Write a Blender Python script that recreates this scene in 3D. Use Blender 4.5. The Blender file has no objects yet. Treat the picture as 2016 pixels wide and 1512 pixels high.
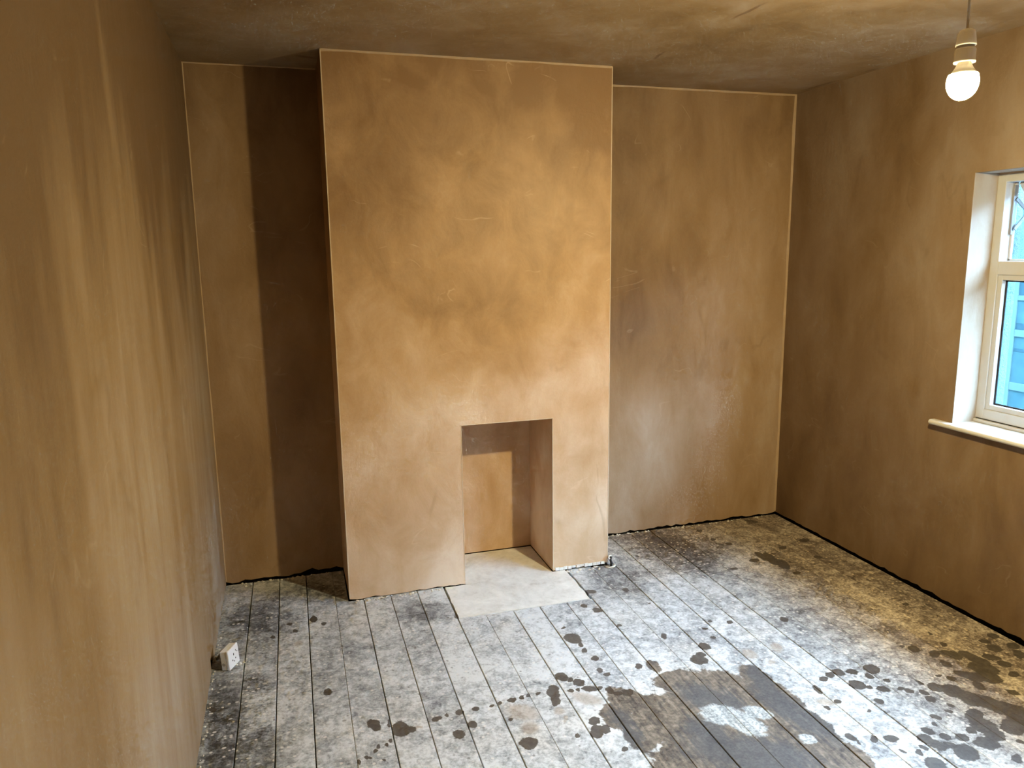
import bpy, bmesh, math, random
from mathutils import Matrix, Vector

random.seed(7)
S = bpy.context.scene
C = S.collection

# ------------------------------------------------------------------ camera
CAM_F = 1482.6                     # focal length in pixels of a 2016 x 1512 frame
cam_data = bpy.data.cameras.new('camera')
cam_data.sensor_fit = 'HORIZONTAL'
cam_data.sensor_width = 36.0
cam_data.lens = CAM_F * 36.0 / 2016.0
cam_data.clip_start = 0.02
cam = bpy.data.objects.new('camera', cam_data)
C.objects.link(cam)
YAW, PITCH, ROLL = -0.2915, -0.1779, 0.0131
_r = (Matrix.Rotation(YAW, 3, 'Z') @ Matrix.Rotation(PITCH, 3, 'X') @ Matrix.Rotation(ROLL, 3, 'Y'))
_b = Matrix((_r.col[0], _r.col[2], -_r.col[1])).transposed()
cam.matrix_world = Matrix.Translation((-0.2114, -3.4663, 1.658)) @ _b.to_4x4()
S.camera = cam

# ------------------------------------------------------------------ light and exposure
SKY_COLOR, SKY_STRENGTH = (0.40, 0.64, 1.0), 54.0
BULB_COLOR, BULB_STRENGTH = (1.0, 0.81, 0.42), 5200.0
EXPOSURE = 0.0

world = bpy.data.worlds.new('overcast_sky')
world.use_nodes = True
bg = world.node_tree.nodes['Background']
bg.inputs[0].default_value = (*SKY_COLOR, 1)
bg.inputs[1].default_value = SKY_STRENGTH
S.world = world
vs = S.view_settings
S.display_settings.display_device = 'sRGB'
vs.view_transform = 'Standard'
vs.look = 'None'
vs.gamma = 1.0
vs.use_curve_mapping = False
vs.exposure = EXPOSURE
S.cycles.max_bounces = 8
S.cycles.transparent_max_bounces = 12
S.cycles.diffuse_bounces = 4
S.cycles.use_denoising = True
S.cycles.use_adaptive_sampling = True
S.cycles.adaptive_threshold = 0.1
S.cycles.adaptive_min_samples = 16
S.cycles.sample_clamp_indirect = 30.0

# ------------------------------------------------------------------ room sizes (metres)
W = 1.3455           # chimney breast, x 0..W, front face y = 0
D = 0.376            # back wall y
XL, XR = -0.582, 2.655
YF = -4.15           # wall behind the viewpoint
H = 2.5
OX0, OX1, OZ = 0.570, 1.0375, 0.819      # fireplace opening
WY0, WY1, WZ0, WZ1 = -2.75, -0.852, 0.853, 1.952   # window hole in the right wall; unseen near part widened for more daylight
XF = 2.785           # face of the window frame
BULB = (1.545, -1.80)

# ------------------------------------------------------------------ helpers
def props(o, label=None, cat=None, group=None, kind=None):
    if label: o['label'] = label
    if cat: o['category'] = cat
    if group: o['group'] = group
    if kind: o['kind'] = kind
    return o

def link(name, bm, mat, parent=None, smooth=False, recalc=True):
    if recalc:
        bmesh.ops.recalc_face_normals(bm, faces=bm.faces[:])
    me = bpy.data.meshes.new(name)
    bm.to_mesh(me); bm.free()
    if smooth:
        for p in me.polygons: p.use_smooth = True
    if mat: me.materials.append(mat)
    o = bpy.data.objects.new(name, me)
    C.objects.link(o)
    if parent: o.parent = parent
    return o

def empty(name, loc, rz=0.0, parent=None):
    o = bpy.data.objects.new(name, None)
    o.empty_display_size = 0.05
    C.objects.link(o)
    o.location = loc; o.rotation_euler = (0, 0, rz)
    if parent: o.parent = parent
    return o

def box(bm, x0, x1, y0, y1, z0, z1, bev=0.0, M=None):
    vs_ = [bm.verts.new(p) for p in ((x0,y0,z0),(x1,y0,z0),(x1,y1,z0),(x0,y1,z0),(x0,y0,z1),(x1,y0,z1),(x1,y1,z1),(x0,y1,z1))]
    fs = [bm.faces.new([vs_[i] for i in q]) for q in ((0,3,2,1),(4,5,6,7),(0,1,5,4),(1,2,6,5),(2,3,7,6),(3,0,4,7))]
    geo = vs_
    if bev:
        es = list({e for f in fs for e in f.edges})
        r = bmesh.ops.bevel(bm, geom=es, offset=bev, segments=2, profile=0.5, affect='EDGES', clamp_overlap=True)
        geo = list({v for f in r['faces'] for v in f.verts} | {v for v in vs_ if v.is_valid})
    if M is not None:
        bmesh.ops.transform(bm, matrix=M, verts=geo)
    return geo

def prism(bm, pts, ext):
    """closed polygon pts (3-D) extruded by vector ext"""
    a = [bm.verts.new(p) for p in pts]
    b = [bm.verts.new(Vector(p) + Vector(ext)) for p in pts]
    n = len(a)
    bm.faces.new(a); bm.faces.new(b[::-1])
    for i in range(n):
        bm.faces.new((a[i], b[i], b[(i+1) % n], a[(i+1) % n]))

def lathe(bm, prof, n=32, M=None, close=False):
    rings, geo = [], []
    for r, z in prof:
        if r < 1e-6:
            v = bm.verts.new((0, 0, z)); rings.append([v]); geo.append(v)
        else:
            ring = [bm.verts.new((r*math.cos(2*math.pi*i/n), r*math.sin(2*math.pi*i/n), z)) for i in range(n)]
            rings.append(ring); geo += ring
    for a, b in zip(rings, rings[1:]):
        if len(a) == 1 and len(b) == 1: continue
        for i in range(n):
            j = (i+1) % n
            if len(a) == 1: bm.faces.new((a[0], b[i], b[j]))
            elif len(b) == 1: bm.faces.new((a[i], b[0], a[j]))
            else: bm.faces.new((a[i], b[i], b[j], a[j]))
    if M is not None: bmesh.ops.transform(bm, matrix=M, verts=geo)
    return geo

def tube(bm, pts, r, n=8):
    pts = [Vector(p) for p in pts]
    rings = []
    for i, p in enumerate(pts):
        t = (pts[min(i+1, len(pts)-1)] - pts[max(i-1, 0)]).normalized()
        a = t.orthogonal().normalized(); b = t.cross(a)
        if rings:
            a = prev - t*prev.dot(t); a.normalize(); b = t.cross(a)
        prev = a
        rr = r[i] if isinstance(r, (list, tuple)) else r
        rings.append([bm.verts.new(p + (a*math.cos(2*math.pi*k/n) + b*math.sin(2*math.pi*k/n))*rr) for k in range(n)])
    for a, b in zip(rings, rings[1:]):
        for k in range(n):
            bm.faces.new((a[k], a[(k+1) % n], b[(k+1) % n], b[k]))
    bm.faces.new(rings[0][::-1]); bm.faces.new(rings[-1])

def panel(bm, axis, pos, back, u0, u1, zb, zt, hole=None, rag=0.0, rag_fn=None, step=0.03):
    """plaster sheet standing on axis = pos, `back` thick, ragged lower edge, one optional hole (u0,u1,z0,z1)"""
    us = [u0, u1]; zs = [zb, zb + 0.07, zt]
    n = max(1, int((u1-u0)/step)) if rag else 1
    us += [u0 + (u1-u0)*i/n for i in range(n+1)]
    if hole:
        us = [u for u in us if not (abs(u-hole[0]) < 0.012 or abs(u-hole[1]) < 0.012) or u in (u0, u1)] + [hole[0], hole[1]]
        zs = [z for z in zs if not (abs(z-hole[2]) < 0.01 or abs(z-hole[3]) < 0.01)] + [hole[2], hole[3]]
    us = sorted(set(round(u, 5) for u in us)); zs = sorted(set(round(z, 5) for z in zs))
    zmin = zs[0]
    P = {}
    def vert(i, j, k):
        if (i, j, k) not in P:
            u, z = us[i], zs[j]
            if j == 0 and rag and z == zmin:
                rnd = random.Random(int(u*1000)*7 + int(pos*100))
                z += (rag_fn(u) if rag_fn else rag) * (rnd.random()**1.6)
            q = pos + (back if k else 0.0)
            P[(i, j, k)] = bm.verts.new((u, q, z) if axis == 'y' else (q, u, z))
        return P[(i, j, k)]
    cells = set()
    for i in range(len(us)-1):
        for j in range(len(zs)-1):
            um, zm = (us[i]+us[i+1])/2, (zs[j]+zs[j+1])/2
            if hole and hole[0] < um < hole[1] and hole[2] < zm < hole[3]: continue
            cells.add((i, j))
    for (i, j) in cells:
        for k in (0, 1):
            q = [vert(i, j, k), vert(i+1, j, k), vert(i+1, j+1, k), vert(i, j+1, k)]
            bm.faces.new(q if k == 0 else q[::-1])
        for (di, dj, a, b) in ((-1,0,(i,j),(i,j+1)), (1,0,(i+1,j),(i+1,j+1)), (0,-1,(i,j),(i+1,j)), (0,1,(i,j+1),(i+1,j+1))):
            if (i+di, j+dj) not in cells:
                bm.faces.new((vert(*a, 0), vert(*b, 0), vert(*b, 1), vert(*a, 1)))

# ------------------------------------------------------------------ materials
class NT:
    def __init__(self, name):
        self.m = bpy.data.materials.new(name); self.m.use_nodes = True
        self.t = self.m.node_tree; self.bsdf = self.t.nodes['Principled BSDF']
        self.geo = None
    def n(self, kind, **kw):
        x = self.t.nodes.new(kind)
        for k, v in kw.items(): setattr(x, k, v)
        return x
    def put(self, sock, v):
        if isinstance(v, bpy.types.NodeSocket): self.t.links.new(v, sock)
        elif isinstance(v, (tuple, list)) and len(v) == 3 and sock.type == 'RGBA': sock.default_value = (*v, 1)
        else: sock.default_value = v
    def pos(self):
        if not self.geo: self.geo = self.n('ShaderNodeNewGeometry')
        return self.geo.outputs['Position']
    def math(self, op, a, b=0.0, c=0.0, clamp=False):
        x = self.n('ShaderNodeMath', operation=op, use_clamp=clamp)
        self.put(x.inputs[0], a); self.put(x.inputs[1], b); self.put(x.inputs[2], c)
        return x.outputs[0]
    def vmath(self, op, a, b=(0, 0, 0)):
        x = self.n('ShaderNodeVectorMath', operation=op)
        self.put(x.inputs[0], a); self.put(x.inputs[1], b)
        return x.outputs[1] if op in ('LENGTH', 'DISTANCE', 'DOT_PRODUCT') else x.outputs[0]
    def noise(self, vec, scale, detail=3.0, rough=0.55, dist=0.0, color=False):
        x = self.n('ShaderNodeTexNoise')
        self.put(x.inputs['Vector'], vec); self.put(x.inputs['Scale'], scale)
        self.put(x.inputs['Detail'], detail); self.put(x.inputs['Roughness'], rough); self.put(x.inputs['Distortion'], dist)
        return x.outputs['Color'] if color else x.outputs['Fac']
    def smooth(self, v, lo, hi, a=0.0, b=1.0):
        x = self.n('ShaderNodeMapRange', interpolation_type='SMOOTHSTEP')
        for s, q in zip((0, 1, 2, 3, 4), (v, lo, hi, a, b)): self.put(x.inputs[s], q)
        return x.outputs[0]
    def mix(self, f, a, b, blend='MIX'):
        x = self.n('ShaderNodeMix', data_type='RGBA', blend_type=blend)
        self.put(x.inputs[0], f); self.put(x.inputs[6], a); self.put(x.inputs[7], b)
        return x.outputs[2]
    def ramp(self, f, stops):
        x = self.n('ShaderNodeValToRGB'); e = x.color_ramp.elements
        while len(e) < len(stops): e.new(0.5)
        for q, (p, c) in zip(e, stops): q.position = p; q.color = (*c, 1)
        self.put(x.inputs[0], f)
        return x.outputs[0]
    def bump(self, h, strength, dist):
        x = self.n('ShaderNodeBump'); self.put(x.inputs['Height'], h)
        x.inputs['Strength'].default_value = strength; x.inputs['Distance'].default_value = dist
        self.t.links.new(x.outputs[0], self.bsdf.inputs['Normal'])
    def ellipses(self, vec, items, k=0.12):
        cur = None
        for (cx, cy, rx, ry, a) in items:
            mp = self.n('ShaderNodeMapping', vector_type='TEXTURE')
            self.put(mp.inputs['Vector'], vec)
            mp.inputs['Location'].default_value = (cx, cy, 0)
            mp.inputs['Rotation'].default_value = (0, 0, a)
            mp.inputs['Scale'].default_value = (rx, ry, 1)
            d = self.vmath('LENGTH', mp.outputs[0])
            cur = d if cur is None else self.math('SMOOTH_MIN', cur, d, k)
        return cur if cur is not None else 9.0
    def out(self, col, rough=0.5, spec=0.5, metal=0.0):
        self.put(self.bsdf.inputs['Base Color'], col); self.put(self.bsdf.inputs['Roughness'], rough)
        self.put(self.bsdf.inputs['Specular IOR Level'], spec); self.put(self.bsdf.inputs['Metallic'], metal)
        return self.m

def plain(name, col, rough=0.5, spec=0.5, metal=0.0, grain=0.06, scale=40.0):
    t = NT(name)
    f = t.noise(t.pos(), scale, 4)
    c = t.mix(f, tuple(max(0, q*(1-grain)) for q in col), tuple(min(1, q*(1+grain)) for q in col))
    return t.out(c, rough, spec, metal)

def plaster(name, seed, streak=0.45, dry=0.0, marks=(), tone=1.0, shade_and_damp=0.0, drag=0.26, tint=(1, 1, 1)):
    """fresh gypsum plaster: damp brown patches, dry pink patches, trowel arcs, vertical drag"""
    t = NT(name)
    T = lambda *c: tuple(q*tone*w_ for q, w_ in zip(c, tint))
    p = t.vmath('ADD', t.pos(), (seed*3.1, seed*1.7, seed*2.3))
    ps = t.vmath('MULTIPLY', p, (1.0, 1.0, streak))
    n1 = t.noise(ps, 1.5, 3, 0.5, 0.6)
    n2 = t.noise(ps, 5.5, 5, 0.62, 0.5)
    n3 = t.noise(t.vmath('MULTIPLY', p, (1.0, 1.0, 0.16)), 15.0, 4, 0.6, 0.4)
    n4 = t.noise(p, 75.0, 3, 0.6)
    sep = t.n('ShaderNodeSeparateXYZ'); t.put(sep.inputs[0], t.pos())
    f = t.math('MULTIPLY_ADD', n1, 0.95, dry - 0.05)
    f = t.math('MULTIPLY_ADD', n2, 0.62, f)
    f = t.math('MULTIPLY_ADD', n3, drag, f)
    f = t.math('MULTIPLY_ADD', n4, 0.07, f)
    f = t.math('SUBTRACT', f, 0.27 + drag*0.5)
    if shade_and_damp:      # lamplight changing with height, painted in; partly real damp on the left wall
        f = t.math('ADD', f, t.math('MINIMUM', t.math('MULTIPLY_ADD', sep.outputs[2], -shade_and_damp, 1.25*shade_and_damp), 0.10))
    col = t.ramp(f, [(0.12, T(0.190, 0.108, 0.048)), (0.42, T(0.330, 0.208, 0.105)), (0.62, T(0.410, 0.280, 0.172)), (0.85, T(0.500, 0.388, 0.285))])
    # trowel arcs: thin pale lines where a strongly distorted noise crosses its middle
    a = t.noise(t.vmath('MULTIPLY', p, (1, 1, 1.7)), 1.9, 3, 0.5, 0.9)
    ridge = t.smooth(t.math('ABSOLUTE', t.math('SUBTRACT', a, 0.5)), 0.0, 0.008, 1.0, 0.0)
    gate = t.smooth(t.noise(p, 6.0, 3), 0.56, 0.66)
    col = t.mix(t.math('MULTIPLY', t.math('MULTIPLY', ridge, gate), 0.35), col, T(0.54, 0.40, 0.27))
    b = t.noise(t.vmath('ADD', t.vmath('MULTIPLY', p, (1, 1, 0.6)), (9, 4, 2)), 2.4, 3, 0.5, 0.8)
    ridge2 = t.smooth(t.math('ABSOLUTE', t.math('SUBTRACT', b, 0.5)), 0.0, 0.03, 1.0, 0.0)
    gate2 = t.smooth(t.noise(p, 3.3, 2), 0.56, 0.70)
    col = t.mix(t.math('MULTIPLY', t.math('MULTIPLY', ridge2, gate2), 0.30), col, T(0.22, 0.135, 0.065))
    if marks:
        w = t.vmath('ADD', t.pos(), t.vmath('MULTIPLY', t.vmath('SUBTRACT', t.noise(t.pos(), 14.0, 3, color=True), (0.5, 0.5, 0.5)), (0.02, 0.02, 0.0)))
        w = t.vmath('MULTIPLY', w, (1, 1, 0))
        d = t.ellipses(w, marks)
        col = t.mix(t.smooth(d, 0.5, 1.1, 0.7, 0.0), col, (0.16, 0.095, 0.05))
    h = t.math('MULTIPLY_ADD', n2, 0.9, t.math('MULTIPLY', n4, 0.12))
    t.bump(h, 0.35, 0.012)
    rough = t.math('MULTIPLY_ADD', n2, 0.25, 0.42)
    return t.out(col, rough, 0.35)

M_plaster_left = plaster('plaster_left', 1.0, 0.25, 0.0, tone=0.84, shade_and_damp=0.56, drag=0.36, tint=(0.97, 1.04, 1.12))  # tint puts the window's cool skylight into the wall colour
M_plaster_back = plaster('plaster_back', 2.0, 0.45, -0.02, tone=0.92, shade_and_damp=0.14, drag=0.16)
M_plaster_right = plaster('plaster_right', 3.0, 0.50, -0.02, tone=0.54, drag=0.16, shade_and_damp=-0.13)  # low tone and darker foot paint in the weak lamplight here
M_plaster_chim = plaster('plaster_chimney', 4.4, 0.75, 0.04, tone=1.47, shade_and_damp=0.36, drag=0.10)  # darker top paints in the bulb's weak upward light
M_plaster_ceil = plaster('plaster_ceiling', 5.0, 1.0, 0.0, tone=0.88, tint=(0.94, 1.02, 1.06), marks=[
    (1.478, -0.90, 0.012, 0.12, 0.04), (1.466, -0.235, 0.010, 0.085, -0.1), (2.622, 0.13, 0.014, 0.16, 0.05),
    (2.628, -0.22, 0.010, 0.06, 0.0), (-0.05, 0.16, 0.06, 0.02, 0.3)])
M_pale = plain('dry_plaster_edge', (0.62, 0.49, 0.35), 0.6, 0.3, grain=0.15, scale=25)
M_joint = plain('filled_joint', (0.44, 0.315, 0.195), 0.6, 0.3, grain=0.2, scale=18)
M_white_plaster = plain('white_plaster', (0.74, 0.72, 0.66), 0.7, 0.2, grain=0.25, scale=60)
M_dark = plain('dark_masonry', (0.012, 0.010, 0.008), 0.9, 0.05, grain=0.4)
M_upvc = plain('window_white', (0.42, 0.41, 0.39), 0.35, 0.4, grain=0.03)
M_gasket = plain('window_gasket', (0.02, 0.02, 0.022), 0.6, 0.2)
M_steel = plain('stay_steel', (0.32, 0.31, 0.30), 0.35, 0.5, 0.9)
M_sill = plain('sill_paint', (0.56, 0.54, 0.49), 0.30, 0.5, grain=0.05, scale=12)
M_socket = plain('socket_white', (0.84, 0.86, 0.87), 0.35, 0.5, grain=0.03)
M_socket_box = plain('socket_box_grey', (0.42, 0.40, 0.36), 0.5, 0.3, grain=0.12, scale=90)
M_hole = plain('socket_holes', (0.01, 0.01, 0.01), 0.8, 0.05)
M_holder = plain('lampholder_white', (0.90, 0.86, 0.78), 0.35, 0.4, grain=0.03)
M_flex = plain('flex_white', (0.62, 0.55, 0.46), 0.45, 0.3)
M_cable = plain('dark_cable', (0.03, 0.032, 0.036), 0.5, 0.3)

def glass():
    t = NT('window_glass')
    tr = t.n('ShaderNodeBsdfTransparent'); tr.inputs[0].default_value = (0.93, 0.98, 0.985, 1)
    gl = t.n('ShaderNodeBsdfGlossy'); gl.inputs['Roughness'].default_value = 0.02
    mx = t.n('ShaderNodeMixShader')
    mx.inputs[0].default_value = 0.03; t.put(mx.inputs[1], tr.outputs[0]); t.put(mx.inputs[2], gl.outputs[0])
    t.t.nodes.remove(t.bsdf)
    t.put(t.t.nodes['Material Output'].inputs['Surface'], mx.outputs[0])
    return t.m
M_glass = glass()

def bulb_mat():
    t = NT('bulb_diffuser')
    g = t.n('ShaderNodeNewGeometry')
    s = t.n('ShaderNodeSeparateXYZ'); t.put(s.inputs[0], g.outputs['Normal'])
    # the LED plate shines downwards: the tip of the dome glows more than its shoulders
    k = t.math('ADD', t.math('POWER', t.math('MAXIMUM', t.math('MULTIPLY', s.outputs[2], -1.0), 0.0), 0.8), 0.08)
    t.put(t.bsdf.inputs['Emission Color'], BULB_COLOR)
    t.put(t.bsdf.inputs['Emission Strength'], t.math('MULTIPLY', k, BULB_STRENGTH))
    return t.out((0.8, 0.78, 0.72), 0.4, 0.3)
M_bulb = bulb_mat()

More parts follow.
